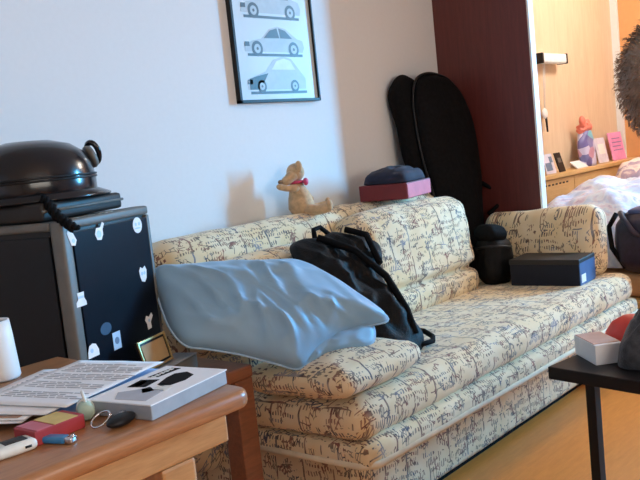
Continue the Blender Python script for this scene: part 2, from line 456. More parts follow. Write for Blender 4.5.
# ------------------------------------------------------------------ blue pillow
def wr(q, r):
    a = noise.noise(V(q.x * 5, q.y * 14, 1.0)); a = (1 - abs(a)) ** 3
    c = noise.noise(V((q.x + q.y) * 12, (q.x - q.y) * 4, 4.0)); c = (1 - abs(c)) ** 4
    return .020 * a + .018 * c + .012 * fbm(V(q.x * 7, q.y * 7, 2)) - .02
PE1, PE2 = (.6836, -.656, -.32), (.6532, .3543, .6692)
PO = V(1.46, 1.93, .84)
PN = Vector(PE1).cross(Vector(PE2)).normalized()
outline = [(-.024, -.002), (.038, .029), (.164, .074), (.311, .121), (.403, .142), (.501, .116), (.6, .064), (.691, .004), (.621, -.041), (.549, -.094), (.489, -.159), (.443, -.226), (.372, -.226), (.271, -.219), (.180, -.222), (.118, -.224), (.064, -.178), (.015, -.092)]
pil = thing('pillow', 'big crumpled pale blue pillow lying across the sofa end and the side table', 'pillow', (1.75, 1.75, .6))
po = Vector(pil.location)
pm = puff(outline, PO - po, PE1, PE2, .085, .035, wr, 26, .5, (.28, -.03), 6)
obj('pillow_body', pm, M['pillow'], pil)
fold = [(.40, -.20), (.444, -.232), (.50, -.18), (.567, -.141), (.651, -.090), (.648, -.015), (.58, -.02), (.48, -.06), (.41, -.13)]
fm = puff(fold, PO - po + PN * -.012, PE1, PE2, .022, .03, lambda q, r: .012 * (1 - abs(noise.noise(V(q.x * 22, q.y * 22, 7)))) ** 2, 12, .5, None, 5)
obj('folded_corner', fm, M['pillow'], pil)
sb = bm_new()
def pp(x, y, h): return PO - po + Vector(PE1) * x + Vector(PE2) * y + PN * h
sm = [Vector(p) for p in smooth_poly(outline, 6)]
tube(sb, [pp(p.x, p.y, .001) for p in sm], .0035, 6, closed=True)
obj('seam', sb, M['seam'], pil)
# ------------------------------------------------------------------ backpack
BE1, BE2 = (1, 0, 0), (0, .7463, .6656)
BO = V(2.2, 1.93, .83)
bo = V(2.25, 1.6, .44)
bk = thing('backpack', 'crumpled black backpack slumped against the sofa back behind the blue pillow', 'backpack', bo)
bout = [(-.204, -.023), (-.157, .013), (-.106, .012), (-.036, .001), (.036, .018), (.101, -.014), (.169, -.046), (.208, -.09), (.164, -.157), (.086, -.218), (.038, -.308), (-.007, -.409), (-.009, -.485), (-.015, -.534), (-.107, -.553), (-.151, -.514), (-.188, -.461), (-.216, -.374), (-.23, -zl), (-.233, -.136)]
def wb(q, r):
    a = noise.noise(V(q.x * 16, q.y * 6, 3.0)); return .03 * (1 - abs(a)) ** 3 + .025 * fbm(V(q.x * 9, q.y * 9, 5)) - .012
bm = puff(bout, BO - bo, BE1, BE2, .055, .035, wb, 20, .45, (-.03, -.22), 6); obj('body', bm, M['blk_vinyl'], bk)
def bp(x, y, h): 
    n = Vector(BE1).cross(Vector(BE2)); return BO - bo + Vector(BE1) * x + Vector(BE2) * y + n * h
b = bm_new(); tube(b, [bp(-.10, -.03, .05), bp(-.04, -.15, .085), bp(0, -.28, .075), bp(-.03, -.42, .06), bp(-.05, -.50, .03)], .013, 8); obj('strap', b, M['blk_cloth'], bk)
b = bm_new(); tube(b, [bp(.06, -.02, .05), bp(.09, -.09, .08), bp(.03, -.22, .075)], .012, 8); obj('strap', b, M['blk_cloth'], bk)
b = bm_new(); tube(b, [V(2.12, 1.57, .485) - bo, V(2.165, 1.525, .482) - bo, V(2.215, 1.515, .482) - bo, V(2.26, 1.545, .484) - bo, V(2.29, 1.60, .492) - bo, V(2.275, 1.65, .50) - bo, V(2.23, 1.66, .50) - bo], .009, 8); obj('strap_loop', b, M['blk_cloth'], bk)
b = bm_new(); tube(b, [bp(-.06, .0, .01), bp(-.04, .035, .02), bp(.0, .04, .02), bp(.025, .005, .01)], .009, 8); obj('grab_handle', b, M['blk_cloth'], bk)
# ------------------------------------------------------------------ tall black case in the corner
CE1, CE2 = (.9968, -.0797, 0), (.0106, .1329, .9911)
co = V(3.5, 2.15, .43)
cs = thing('instrument_case', 'tall black soft case leaning in the corner between wall and dark panel', 'case', co)
cout = [(-.153, .381), (-.115, .437), (-.048, .465), (.015, .449), (.034, .439), (.103, .463), (.196, .457), (.284, .425), (.345, .352), (.38, .247), (.39, .142), (.395, .02), (.40, -.108), (.37, -.208), (.302, -.247), (.148, -.227), (.011, -.18), (-.058, -.103), (-.117, -.001), (-.135, .105), (-.136, .224), (-.147, .305)]
rear = [(-.153, .381), (-.115, .437), (-.048, .467), (.015, .452), (.05, .40), (.07, .2), (.09, 0), (.06, -.18), (-.03, -.10), (-.117, -.001), (-.135, .105), (-.136, .224), (-.147, .305)]
front = [(-.03, .36), (.02, .437), (.103, .465), (.196, .457), (.284, .425), (.345, .352), (.38, .247), (.385, .142), (.375, .02), (.36, -.108), (.33, -.208), (.30, -.34), (.27, -.55), (.06, -.55), (.02, -.38), (-.01, -.18), (-.05, .05), (-.05, .25)]
cd = lambda q, r: .010 * fbm(V(q.x * 6, q.y * 6, 8))
n_ = Vector(CE1).cross(Vector(CE2)).normalized()
obj('rear_half', puff(rear, V(3.355, 2.245, 1.0) - co, CE1, CE2, .05, .05, cd, 14, .35, None, 5), M['blk_cloth'], cs)
obj('front_half', puff(front, V(3.32, 2.195, 1.0) - co, CE1, CE2, .075, .05, cd, 16, .4, (.19, .0), 5), M['blk_cloth'], cs)
b = bm_new(); fr = smooth_poly(front, 4); tube(b, [V(3.32, 2.192, 1.0) - co + Vector(CE1) * p.x + Vector(CE2) * p.y + n_ * .002 for p in fr], .006, 6, closed=True); obj('zip', b, M['blk'], cs)
b = bm_new(); tube(b, [V(3.32, 2.185, 1.0) - co + Vector(CE1) * x + Vector(CE2) * y + n_ * h for x, y, h in ((.36, -.10, .0), (.41, -.16, .05), (.405, -.23, .06), (.34, -.27, .03))], .011, 8); obj('carry_handle', b, M['blk_cloth'], cs)
# ------------------------------------------------------------------ red box and navy cloth on the sofa back
rb = thing('gift_box', 'flat dark red box lying on the sofa back beside the black case', 'box', (2.925, 2.125, .905), radians(13))
b = bm_new(); box(b, (0, 0, .034), (.28, .22, .068), .003); body_ = obj('body', b, M['maroon'], rb, False)
b = bm_new(); box(b, (0, -.1115, .034), (.27, .003, .060)); o = obj('lit_side_panel', b, M['redp'], body_, False); o['label'] = 'pinkish side panel with its light painted on'  # light on this side of the box painted as a paler pinkish red
nc = [(-.135, -.10), (.0, -.108), (.12, -.095), (.14, .0), (.12, .095), (0, .105), (-.12, .095), (-.145, 0)]
b = puff(nc, (2.925, 2.125, .9775), (cos(radians(13)), sin(radians(13)), 0), (-sin(radians(13)), cos(radians(13)), 0), .052, .003, lambda q, r: (.018 * (1 - abs(noise.noise(V(q.x * 9, q.y * 24, 3)))) ** 2 - .004 + .07 * max(0, q.x)) * 1.0, 14, .35)
for v in b.verts: v.co.z = max(v.co.z, .9745)
o = obj('folded_cloth', b, M['navycloth'], None); tag(o, 'folded navy cloth lying on top of the red box', 'cloth')
# ------------------------------------------------------------------ plush toy
ty = thing('plush_toy', 'tan plush animal with pink bow and raised arm sitting on the sofa back', 'toy', (2.425, 2.232, .893), radians(-48))
ty.scale = (1.10, 1.10, .98)
# local: -y... faces -x is sideways; built facing +x
def skinlike(segs, n=14):
    bm = bm_new()
    for pts, rad in segs:
        P = []; Rr = []
        for i in range(len(pts) - 1):
            for k in range(6):
                f = k / 6; P.append(Vector(pts[i]).lerp(Vector(pts[i + 1]), f)); Rr.append(rad[i] * (1 - f) + rad[i + 1] * f)
        P.append(Vector(pts[-1])); Rr.append(rad[-1])
        # round caps
        a = (P[0] - P[1]).normalized(); P.insert(0, P[0] + a * Rr[0] * .6); Rr.insert(0, Rr[0] * .75); P.insert(0, P[0] + a * Rr[1] * .35); Rr.insert(0, Rr[1] * .3)
        a = (P[-1] - P[-2]).normalized(); r = Rr[-1]; P.append(P[-1] + a * r * .6); Rr.append(r * .75); P.append(P[-1] + a * r * .35); Rr.append(r * .3)
        tube(bm, P, Rr, n)
    return bm
b = skinlike([([(0, 0, .035), (-.004, 0, .08), (-.012, 0, .125)], [.050, .043, .026])]); obj('body', b, M['plush'], ty)
b = bm_new(); ball(b, (-.010, 0, .178), (.033, .030, .038)); hd_ = obj('head', b, M['plush'], ty)
b = skinlike([([(-.02, -.012, .168), (-.036, -.020, .154), (-.048, -.026, .146)], [.024, .020, .018])]); obj('muzzle', b, M['plush'], hd_)
b = bm_new(); ball(b, (-.066, -.034, .146), (.010, .011, .009)); o = obj('nose', b, M['plushd'], hd_); o['label'] = 'dark brown nose'
for s in (-1, 1):
    b = bm_new(); ball(b, (.004, s * .024, .200), (.013, .009, .024)); obj('ear', b, M['plush'], hd_)
    b = skinlike([([(.025, s * .030, .022), (.06, s * .048, .020), (.090, s * .060, .026)], [.025, .021, .020])]); lg_ = obj('leg', b, M['plush'], ty)
    b = bm_new(); ball(b, (.100, s * .064, .034), (.013, .020, .025)); obj('foot', b, M['plush'], lg_)
b = skinlike([([(-.015, -.035, .115), (-.045, -.05, .118), (-.07, -.052, .128)], [.015, .012, .013])]); obj('arm', b, M['plush'], ty)
b = skinlike([([(-.005, .035, .115), (.02, .05, .09), (.035, .05, .06)], [.015, .012, .013])]); obj('arm', b, M['plush'], ty)
b = bm_new(); ball(b, (.022, -.012, .136), (.010, .010, .010))
for s in (-1, 1): ball(b, (.022 + .002, -.012 + s * .022, .137), (.010, .020, .014), rot=Matrix.Rotation(s * .3, 4, 'X'))
lathe(b, [(.024, -.006), (.031, 0), (.024, .006)], (-.010, 0, .138), 18); obj('bow', b, M['pink'], ty)
# ------------------------------------------------------------------ objects on the far seat
bp_ = thing('pouch_bag', 'upright black bag with strap round its neck, on the seat beside the navy box', 'bag', (3.335, 1.90, .450), radians(-20))
b = cushion((0, 0, .11), (.15, .15, .22), .055, (.008, .008, .01), .008, 16, seed=2); obj('body', b, M['blk_vinyl'], bp_)
b = cushion((-.01, 0, .232), (.12, .135, .07), .033, (0, 0, .012), .006, 12, seed=6, rot=Matrix.Rotation(.15, 4, 'Y')); obj('flap', b, M['blk_cloth'], bp_)
b = bm_new(); tube(b, [(.078 * cos(a) * 1.02, .078 * sin(a) * 1.02, .175 + .008 * sin(a * 2)) for a in [i * pi / 12 for i in range(24)]], .007, 6, closed=True); obj('strap', b, M['blk'], bp_)
sbx = thing('shoe_box', 'flat dark navy cardboard box with a blue end lying on the sofa seat', 'box', (3.34, 1.62, .462), radians(4))
b = bm_new(); box(b, (0, 0, .05), (.19, .31, .10), .002); obj('body', b, M['navy'], sbx, False)
b = bm_new(); box(b, (0, 0, .104), (.196, .316, .022), .003); obj('lid', b, M['dgrey'], sbx, False)
b = bm_new(); box(b, (0, -.1565, .05), (.188, .004, .096)); ep_ = o = obj('end_panel', b, M['blue'], sbx, False); o['label'] = 'bright blue end panel'
b = bm_new(); box(b, (-.055, -.159, .03), (.05, .002, .035)); o = obj('label_sticker', b, M['paper'], ep_, False); o['label'] = 'white sticker'
# ------------------------------------------------------------------ poster
pt = thing('poster_frame', 'black framed poster of grey side-view cars hanging on the white wall', 'picture', (2.484, WY, 1.357))
PH, PW = .70, .478
b = bm_new()
for c, s in (((0, -.012, .006), (PW, .024, .012)), ((0, -.012, PH - .006), (PW, .024, .012)), ((-PW / 2 + .006, -.012, PH / 2), (.012, .024, PH)), ((PW / 2 - .004, -.012, PH / 2), (.008, .024, PH))): box(b, c, s, .001)
obj('frame', b, M['blk'], pt, False)
b = bm_new(); box(b, (.001, -.008, PH / 2), (PW - .018, .008, PH - .02)); pr_ = obj('print', b, M['poster'], pt, False)
M['car'] = plain('print_grey_ink', (.40, .43, .46), .4); M['card'] = plain('print_dark_ink', (.035, .038, .045), .4); M['carl'] = plain('print_pale_ink', (.62, .67, .70), .4)
def car(bm, cx, cz, w, style):
    O = (cx, -.0122, cz); e1 = (w, 0, 0); e2 = (0, 0, w)
    shapes = {
        0: ([(-.5, .03), (-.49, .10), (-.40, .15), (-.22, .19), (-.10, .30), (.05, .34), (.22, .31), (.36, .21), (.47, .18), (.5, .10), (.48, .03)], [(-.17, .20), (-.07, .285), (.04, .315), (.06, .20)], [(.08, .20), (.07, .315), (.20, .29), (.30, .20)]),
        1: ([(-.5, .02), (-.49, .09), (-.38, .14), (-.22, .17), (-.08, .28), (.06, .315), (.2, .29), (.38, .18), (.48, .16), (.5, .08), (.47, .02)], [(-.18, .175), (-.07, .265), (.05, .295), (.08, .18)], [(.10, .18), (.08, .295), (.19, .27), (.30, .18)]),
        2: ([(-.5, .02), (-.50, .12), (-.36, .17), (-.20, .22), (-.06, .35), (.10, .39), (.24, .36), (.38, .22), (.46, .14), (.45, .02)], [(-.10, .24), (-.01, .335), (.11, .365), (.22, .34), (.29, .24)], None)}[style]
    prism(bm, [(x, z) for x, z in shapes[0]], O, e1, e2, .0006, 0)
    for g in shapes[1:]:
        if g: prism(bm, g, V(*O) + V(0, -.0006, 0), e1, e2, .0006, 1 if style < 2 else 2)
    wx = (-.30, .31) if style < 2 else (-.28, .26)
    for x in wx:
        r = .088 if style < 2 else .07
        circ = lambda rr: [(x + rr * cos(2 * pi * k / 20), .055 + rr * sin(2 * pi * k / 20)) for k in range(20)]
        prism(bm, circ(r), V(*O) + V(0, -.0007, 0), e1, e2, .0006, 1)
        prism(bm, circ(r * .6), V(*O) + V(0, -.0014, 0), e1, e2, .0005, 0)
        prism(bm, circ(r * .2), V(*O) + V(0, -.002, 0), e1, e2, .0004, 1)
    prism(bm, [(-.46, -.03), (-.46, .0), (.46, .0), (.46, -.03)], V(*O) + V(0, -.0002, 0), e1, e2, .0006, 1)
    prism(bm, [(-.5, .08), (-.49, .13), (-.42, .13), (-.42, .08)], V(*O) + V(0, -.0007, 0), e1, e2, .0006, 1)
    if style == 2: prism(bm, [(-.47, .02), (-.46, .14), (-.33, .17), (-.16, .20), (-.24, .10), (-.27, .02)], V(*O) + V(0, -.0007, 0), e1, e2, .0006, 1)
for i, (z, st) in enumerate(((.045, 2), (.195, 1), (.345, 0), (.495, 1))):
    b = bm_new(); car(b, 0, z, .35 if st < 2 else .36, st); obj('car_drawing', b, [M['car'], M['card'], M['carl']], pr_, False)
# ------------------------------------------------------------------ desk (near)
dk = thing('desk', 'orange-brown wooden desk with rounded corner holding the papers', 'desk', (.2, 1.32, 0))
DX = .2; DY = 1.32
b = bm_new()
hx0, hx1, hy0, hy1 = -.75 - DX + .2, .93 - DX, 1.012 - DY, 1.63 - DY
rc = .03
poly = [(hx0, hy0), (hx1 - rc, hy0)] + [(hx1 - rc + rc * sin(a), hy0 + rc - rc * cos(a)) for a in (.4, .8, 1.2)] + [(hx1, hy0 + rc), (hx1, hy1), (hx0, hy1)]
prism(b, poly, (0, 0, .728), (1, 0, 0), (0, 1, 0), .032)
bmesh.ops.bevel(b, geom=[e for e in b.edges if abs(e.verts[0].co.z - e.verts[1].co.z) < 1e-6], offset=.011, segments=3, affect='EDGES', profile=.5)
obj('desktop', b, M['desk'], dk, True)
b = bm_new(); box(b, ((hx0 + hx1) / 2, (hy0 + hy1) / 2, .6985), (hx1 - hx0 - .07, hy1 - hy0 - .076, .057), .004); o = obj('apron', b, M['desk2'], dk, False)
for x in (hx1 - .145, hx0 + .1):
    for y in (hy0 + .07, hy1 - .08):
        b = bm_new(); box(b, (x, y, .335), (.07, .06, .668), .006); obj('leg', b, M['desk2'], dk, False)
# ------------------------------------------------------------------ side table (behind)
st = thing('side_table', 'lower reddish-brown wooden side table between desk and sofa', 'table', (1.1, 1.97, 0))
b = bm_new(); box(b, (0, 0, .5575), (.86, .62, .035), .006); obj('tabletop', b, M['table2'], st, False)
for sx in (-1, 1):
    for sy in (-1, 1):
        b = bm_new(); box(b, (sx * .395, sy * .275, .27), (.066, .066, .54), .005); obj('leg', b, M['table2'], st, False)
b = bm_new()
for sy in (-1, 1): box(b, (0, sy * .28, .505), (.724, .02, .07))
for sx in (-1, 1): box(b, (sx * .40, 0, .505), (.02, .484, .07))
obj('apron', b, M['table2'], st, False)
# ------------------------------------------------------------------ computer case
PCB = V(1.055, 1.755, .575); a21 = radians(21); PH_ = .468; PWd, PD = .385, .33
pc = thing('computer_case', 'black glossy computer case with grey edges and white stickers on the side table', 'computer', PCB, a21)
b = bm_new(); box(b, (PWd / 2, PD / 2, PH_ / 2), (PWd - .012, PD - .012, PH_ - .006), .012); obj('body', b, M['dgrey'], pc)
b = bm_new(); box(b, (PWd / 2 + .014, .001, PH_ / 2 - .01), (PWd - .045, .008, PH_ - .04), .002); sp_ = obj('side_panel', b, M['blk_gloss'], pc, False)
b = bm_new(); box(b, (.001, PD / 2 + .012, PH_ / 2 - .01), (.008, PD - .05, PH_ - .05), .002); obj('front_panel', b, M['blk'], pc, False)
b = bm_new()
box(b, (.012, .012, PH_ / 2), (.036, .036, PH_), .008)
box(b, (PWd / 2 + .018, .022, PH_ - .011), (PWd - .038, .052, .024), .007)
box(b, (PWd - .008, .008, PH_ / 2 - .012), (.016, .024, PH_ - .024), .005)
box(b, (.014, PD / 2 + .016, PH_ - .011), (.036, PD - .03, .022), .007)
tf0 = obj('trim_frame', b, M['grey_trim'], pc)
# maker's lettering on the top edge (worn pale strokes)
b = bm_new()
zz = PH_ + .0012
for i, x in enumerate((.085, .112, .139, .160, .184, .208, .232)):
    for s in ((-1, 1) if i in (1, 4) else ((-1,) if i == 3 else (-1, 1))):
        box(b, (x + s * (.005 if i not in (1, 4) else .003), .020, zz), (.0022, .016, .001), rot=Matrix.Rotation(s * (.35 if i in (1, 4) else 0), 4, 'Z'))
    if i in (0, 1, 5, 6): box(b, (x, .020 - (.008 if i != 1 else -.002), zz), (.010, .0022, .001))
obj('lettering', b, M['cream'], tf0, False)
def sticker(s, z, shape, sc=1, det=None, mat='paper'):
    b = bm_new(); O = V(s, -.0031 if s > .07 else -.0064, z); e1 = V(sc, 0, 0); e2 = V(0, 0, sc)
    prism(b, shape, O, e1, e2, .0008, 0)
    for d in det or []: prism(b, d, O + V(0, -.0008, 0), e1, e2, .0005, 1)
    obj('sticker', b, [M[mat], M['stickdark'] if mat != 'paper' else M['stickblue']], sp_, False)
ci = lambda r, n=18, cx=0, cy=0: [(cx + r * cos(2 * pi * k / n), cy + r * sin(2 * pi * k / n)) for k in range(n)]
sticker(.028, .428, [(-.02, .012), (-.008, .024), (.004, .012), (.018, -.012), (.010, -.026), (-.006, -.024)], .9, [ci(.006, 10, .004, -.012)])
sticker(.144, .424, [(-.02, -.004), (-.012, -.02), (.006, -.022), (.016, -.008), (.016, .006), (.026, .020), (.018, .026), (.006, .012), (-.012, .012)], .95, [ci(.010, 12, -.003, -.005)])
sticker(.321, .420, ci(.022), 1, [ci(.005, 10, -.008, .003), ci(.005, 10, .008, .003), [(-.012, -.010), (.012, -.010), (.012, -.006), (-.012, -.006)]])
sticker(.319, .283, [(-.018, .012), (-.010, .022), (-.002, .016), (.012, .022), (.018, .010), (.014, -.012), (.004, -.022), (-.010, -.018), (-.016, -.004)], 1, [ci(.005, 8, -.006, .003), ci(.005, 8, .006, .003)])
sticker(.030, .272, [(-.022, -.018), (.022, -.018), (.022, -.008), (.014, .004), (.016, .020), (-.014, .020), (-.012, .002), (-.022, -.006)], .9, [[(-.012, .004), (.012, .004), (.012, .010), (-.012, .010)]])
sticker(.050, .138, [(-.024, -.016), (.024, -.016), (.024, 0), (.014, .016), (0, .020), (-.014, .016), (-.022, 0)], .95, [ci(.006, 10, -.006, .002)])
sticker(.158, .137, [(-.018, -.024), (.018, -.024), (.018, .024), (-.018, .024)], .95, [ci(.010, 12)], 'stickblue')
sticker(.318, .151, [(-.010, -.024), (.010, -.022), (.008, -.004), (.022, .012), (.016, .022), (.002, .012), (-.012, .018), (-.020, .006), (-.012, -.006)], .95, [ci(.005, 8, 0, .002)])
# dim round fan hub sticker behind the glass look
b = bm_new(); prism(b, ci(.016), (.118, -.0031, .178), (1.5, 0, 0), (0, 0, 1), .0006); o = obj('sticker', b, M['stickdim'], sp_, False); o['label'] = 'dark blue round sticker'
# flat black case on top + helmet
fx = thing('flat_case', 'flat dark brown-black case lying on the computer under the helmet', 'case', (1.155, 1.96, 1.046), a21)
b = bm_new(); box(b, (0, .015, .022), (.34, .25, .044), .010); obj('body', b, M['dgrey'], fx)
b = bm_new(); tube(b, [(-.17, -.112, .024), (.17, -.112, .024)], .004, 6); tube(b, [(.172, -.11, .024), (.172, .13, .024)], .004, 6); obj('zip', b, M['grey_trim'], fx)
hl = thing('helmet', 'black domed helmet with narrow brim and round side fitting on top of the computer', 'helmet', (1.13, 1.985, 1.092), a21 - .25)
hl.scale = (1.13, 1.13, 1.16)
b = bm_new()
n = 40
prof = [(.0, .128), (.045, .126), (.085, .115), (.112, .095), (.126, .068), (.131, .035), (.131, .012), (.128, .0)]
rings = []
for r, z in prof:
    rings.append([b.verts.new((r * 1.16 * cos(2 * pi * k / n), max(r, .0005) * sin(2 * pi * k / n), z + .008)) for k in range(n)])
for A, B_ in zip(rings, rings[1:]):
    for k in range(n): b.faces.new((A[k], B_[k], B_[(k + 1) % n], A[(k + 1) % n]))
b.faces.new([v for v in rings[-1]])
bmesh.ops.remove_doubles(b, verts=rings[0], dist=.002); bmesh.ops.recalc_face_normals(b, faces=b.faces[:]); sh_ = obj('shell', b, M['helmet'], hl)
b = bm_new()
ra = [b.verts.new((1.16 * .125 * cos(2 * pi * k / n), .125 * sin(2 * pi * k / n), .020)) for k in range(n)]
rbq = [b.verts.new(((1.16 * .145 + .030 * max(0, cos(2 * pi * k / n)) ** 2) * cos(2 * pi * k / n), .150 * sin(2 * pi * k / n), .004)) for k in range(n)]
rcq = [b.verts.new((v.co.x, v.co.y, v.co.z - .004)) for v in rbq]
rdq = [b.verts.new((v.co.x, v.co.y, .006)) for v in ra]
for A, B_ in ((ra, rbq), (rbq, rcq), (rcq, rdq)):
    for k in range(n): b.faces.new((A[k], B_[k], B_[(k + 1) % n], A[(k + 1) % n]))
bmesh.ops.recalc_face_normals(b, faces=b.faces[:]); obj('brim', b, M['helmet'], hl)
b = bm_new()
for z in (.044, .050): tube(b, [(1.16 * .1315 * cos(2 * pi * k / 48), .1315 * sin(2 * pi * k / 48), z) for k in range(48)], .0028, 6, closed=True)
obj('band', b, M['blk'], sh_)
b = bm_new(); lathe(b, [(.0, 0), (.026, 0), (.028, .006), (.024, .014), (.012, .017), (0, .017)], (.128, -.052, .086), 24, Matrix.Rotation(radians(-24), 4, 'Z') @ Matrix.Rotation(radians(68), 4, 'Y')); vp_ = obj('visor_pivot', b, M['grey_trim'], hl)
b = bm_new()
MM = Matrix.Translation((.163, -.03, .098)) @ Matrix.Rotation(radians(-60), 4, 'Z') @ Matrix.Rotation(radians(25), 4, 'X')
tube(b, [MM @ V(.014 * cos(2 * pi * k / 24), 0, .026 * sin(2 * pi * k / 24)) for k in range(24)], .007, 8, closed=True); obj('buckle_ring', b, M['helmet'], vp_)
b = bm_new()
# braided strap hanging over the case edge
for s in (0, 1, 2):
    pts = []
    for i in range(40):
        f = i / 39
        base = V(-.075, -.135, .008).lerp(V(-.085, -.185, -.030), min(1, f * 2.2)) if f < .45 else V(-.085, -.185, -.030).lerp(V(-.080, -.228, -.058), (f - .45) / .55)
        ph = f * 17 + s * 2 * pi / 3
        pts.append(base + V(.009 * cos(ph), .004 * sin(2 * ph), .004 * sin(ph)))
    tube(b, pts, .006, 6)
obj('braided_strap', b, M['blk_cloth'], hl)
# ------------------------------------------------------------------ small plaque
pq = thing('plaque', 'small gold-brown plaque in a dark gold frame leaning against the computer', 'plaque', (1.300, 1.775, .620), radians(21))
R = Matrix.Rotation(radians(-14), 4, 'X') @ Matrix.Rotation(radians(0), 4, 'Y')
W_, H_ = .135, .082
b = bm_new(); box(b, R @ V(0, 0, H_ / 2), (W_, .008, H_), .001, R); obj('backing', b, M['blk'], pq, False)
b = bm_new(); box(b, R @ V(0, -.0048, H_ / 2), (W_ - .026, .002, H_ - .026), 0, R); obj('plate', b, M['gold'], pq, False)
b = bm_new()
for c, s in (((0, -.0055, .004), (W_, .005, .006)), ((0, -.0055, H_ - .004), (W_, .005, .006)), ((-W_ / 2 + .003, -.0055, H_ / 2), (.006, .005, H_)), ((W_ / 2 - .003, -.0055, H_ / 2), (.006, .005, H_))): box(b, R @ V(*c), s, .001, R)
obj('frame', b, M['golde'], pq, False)
tb = thing('plastic_case', 'small grey plastic case on the side table under the gold-brown plaque', 'case', (1.335, 1.785, .576), radians(21))
b = bm_new(); box(b, (0, 0, .020), (.21, .07, .040), .006); obj('case_body', b, M['grey_trim'], tb)
b = bm_new(); box(b, (0, 0, .0415), (.21, .07, .003), .001); obj('case_lid', b, M['pageedge0'], tb)
# ------------------------------------------------------------------ white cup
b = bm_new(); cp = thing('white_cup', 'tall white tapered cup standing at the back of the desk', 'cup', (.765, 1.570, .761))
lathe(b, [(0, 0), (.037, 0), (.039, .004), (.034, .085), (.031, .118), (.028, .118), (.030, .085), (.034, .012), (0, .010)], (0, 0, 0), 32); obj('body', b, M['white'], cp)
b = bm_new(); lathe(b, [(.0, .108), (.0275, .108), (.0275, .112), (.0, .112)], (0, 0, 0), 24); obj('liner', b, M['dgrey'], cp)
# ------------------------------------------------------------------ papers
def sheet(name, c, w, h, rz, z, mat, lines=0, label='', cat='paper', group=None, curl=.004, seed=0, img=None, t=.0012):
    o = thing(name, label, cat, (c[0], c[1], z), rz, group)
    b = bm_new(); nx, ny = 12, 14
    def zf(x, y):
        u, v = x / w, y / h
        return curl * (max(0, u) ** 2 * 3 + max(0, -v) ** 3 * 4) + .0012 * (1 + noise.noise(V(u * 3 + seed, v * 3, seed)))
    top = [[b.verts.new((x := (i / nx - .5) * w, y := (j / ny - .5) * h, zf(x, y) + t)) for i in range(nx + 1)] for j in range(ny + 1)]
    bot = [[b.verts.new((v.co.x, v.co.y, v.co.z - t)) for v in r] for r in top]
    for j in range(ny):
        for i in range(nx):
            b.faces.new((top[j][i], top[j][i + 1], top[j + 1][i + 1], top[j + 1][i])); b.faces.new((bot[j][i], bot[j + 1][i], bot[j + 1][i + 1], bot[j][i + 1]))
    for j in range(ny):
        b.faces.new((top[j][0], top[j + 1][0], bot[j + 1][0], bot[j][0])); b.faces.new((top[j][-1], bot[j][-1], bot[j + 1][-1], top[j + 1][-1]))
    for i in range(nx):
        b.faces.new((top[0][i], bot[0][i], bot[0][i + 1], top[0][i + 1])); b.faces.new((top[-1][i], top[-1][i + 1], bot[-1][i + 1], bot[-1][i]))
    lf_ = obj('leaf', b, M[mat], o)
    if lines:
        b = bm_new(); rnd = random.Random(seed)
        for k in range(lines):
            y = h * (.40 - .78 * k / lines); x = -w * .40; xe = w * (.40 if rnd.random() < .7 else rnd.uniform(-.1, .35))
            if rnd.random() < .12: continue
            while x < xe:
                l = rnd.uniform(.010, .034)
                box(b, (x + l / 2, y, zf(x + l / 2, y) + t + .0005), (l, .0024, .0006)); x += l + .004
        obj('text_lines', b, M['ink'], lf_, False)
    if img:
        b = bm_new()
        for (x, y, sx, sy) in img: box(b, (x * w, y * h, zf(x * w, y * h) + t + .0005), (sx * w, sy * h, .0006))
        obj('picture_block', b, M['brownpaper'], lf_, False)
    return o
G = 'sheets of the paper pile on the desk'
a0 = radians(-72)
ad = lambda d: a0 + radians(d)
sheet('magazine', (.745, 1.345), .21, .25, ad(8), .7605, 'brownpaper', 0, 'brown magazine at the bottom of the paper pile on the desk', 'magazine', None, 0, 1, t=.003)
sheet('folder', (.775, 1.300), .215, .26, ad(-3), .7655, 'paperblue', 0, 'pale blue folder sticking out under the white papers toward the book', 'folder', None, 0, 2, t=.003)
sheet('envelope', (.655, 1.325), .15, .20, ad(14), .7705, 'paper', 0, 'white envelope with a brown strip lowest and leftmost in the paper pile', 'envelope', None, 0, 3, img=[(.0, -.42, .7, .07)], t=.0015)
sheet('envelope', (.670, 1.320), .15, .20, ad(9), .7735, 'paper', 0, 'white envelope with brown strip, second layer of the paper pile fan', 'envelope', None, 0, 4, img=[(.0, -.44, .8, .06)], t=.0015)
sheet('letter', (.722, 1.328), .205, .26, ad(4), .7765, 'paper', 16, 'printed white letter second from top of the paper pile', 'paper', None, .001, 5, t=.0015)
sheet('letter', (.770, 1.310), .205, .265, ad(-2), .7800, 'paper', 22, 'topmost white printed letter of the paper pile on the desk', 'paper', None, .001, 6)
# ------------------------------------------------------------------ boxed book/game on the desk
bk2 = thing('boxed_book', 'thick grey-edged book with black pictures on its white cover, on the desk corner', 'book', (.815, 1.118, .7605), radians(11))
BW, BH, BT = .195, .134, .024
b = bm_new(); box(b, (0, 0, BT / 2), (BW, BH, BT), .002); M['pageedge'] = plain('grey_page_edge', (.33, .36, .40), .6); obj('page_block', b, M['pageedge'], bk2, False)
b = bm_new(); box(b, (0, 0, BT + .001), (BW + .003, BH + .003, .002)); cv_ = obj('cover', b, M['paper'], bk2, False)
b = bm_new()
zc = BT + .0021
P3 = lambda pts, mi: prism(b, [(x * .95, y * .89) for x, y in pts], (0, 0, zc), (1, 0, 0), (0, 1, 0), .0005, mi)
P3([(.030, .058), (.092, .052), (.094, .030), (.036, .036)], 0)
P3([(-.030, .052), (.012, .058), (.022, .020), (-.022, .014)], 0)
P3([(-.005, .0), (.035, .014), (.060, .016), (.075, -.002), (.062, -.030), (.03, -.038), (-.002, -.030), (-.012, -.015)], 0)
P3([(-.092, .02), (-.060, .045), (-.032, .01), (-.03, -.04), (-.088, -.05)], 1)
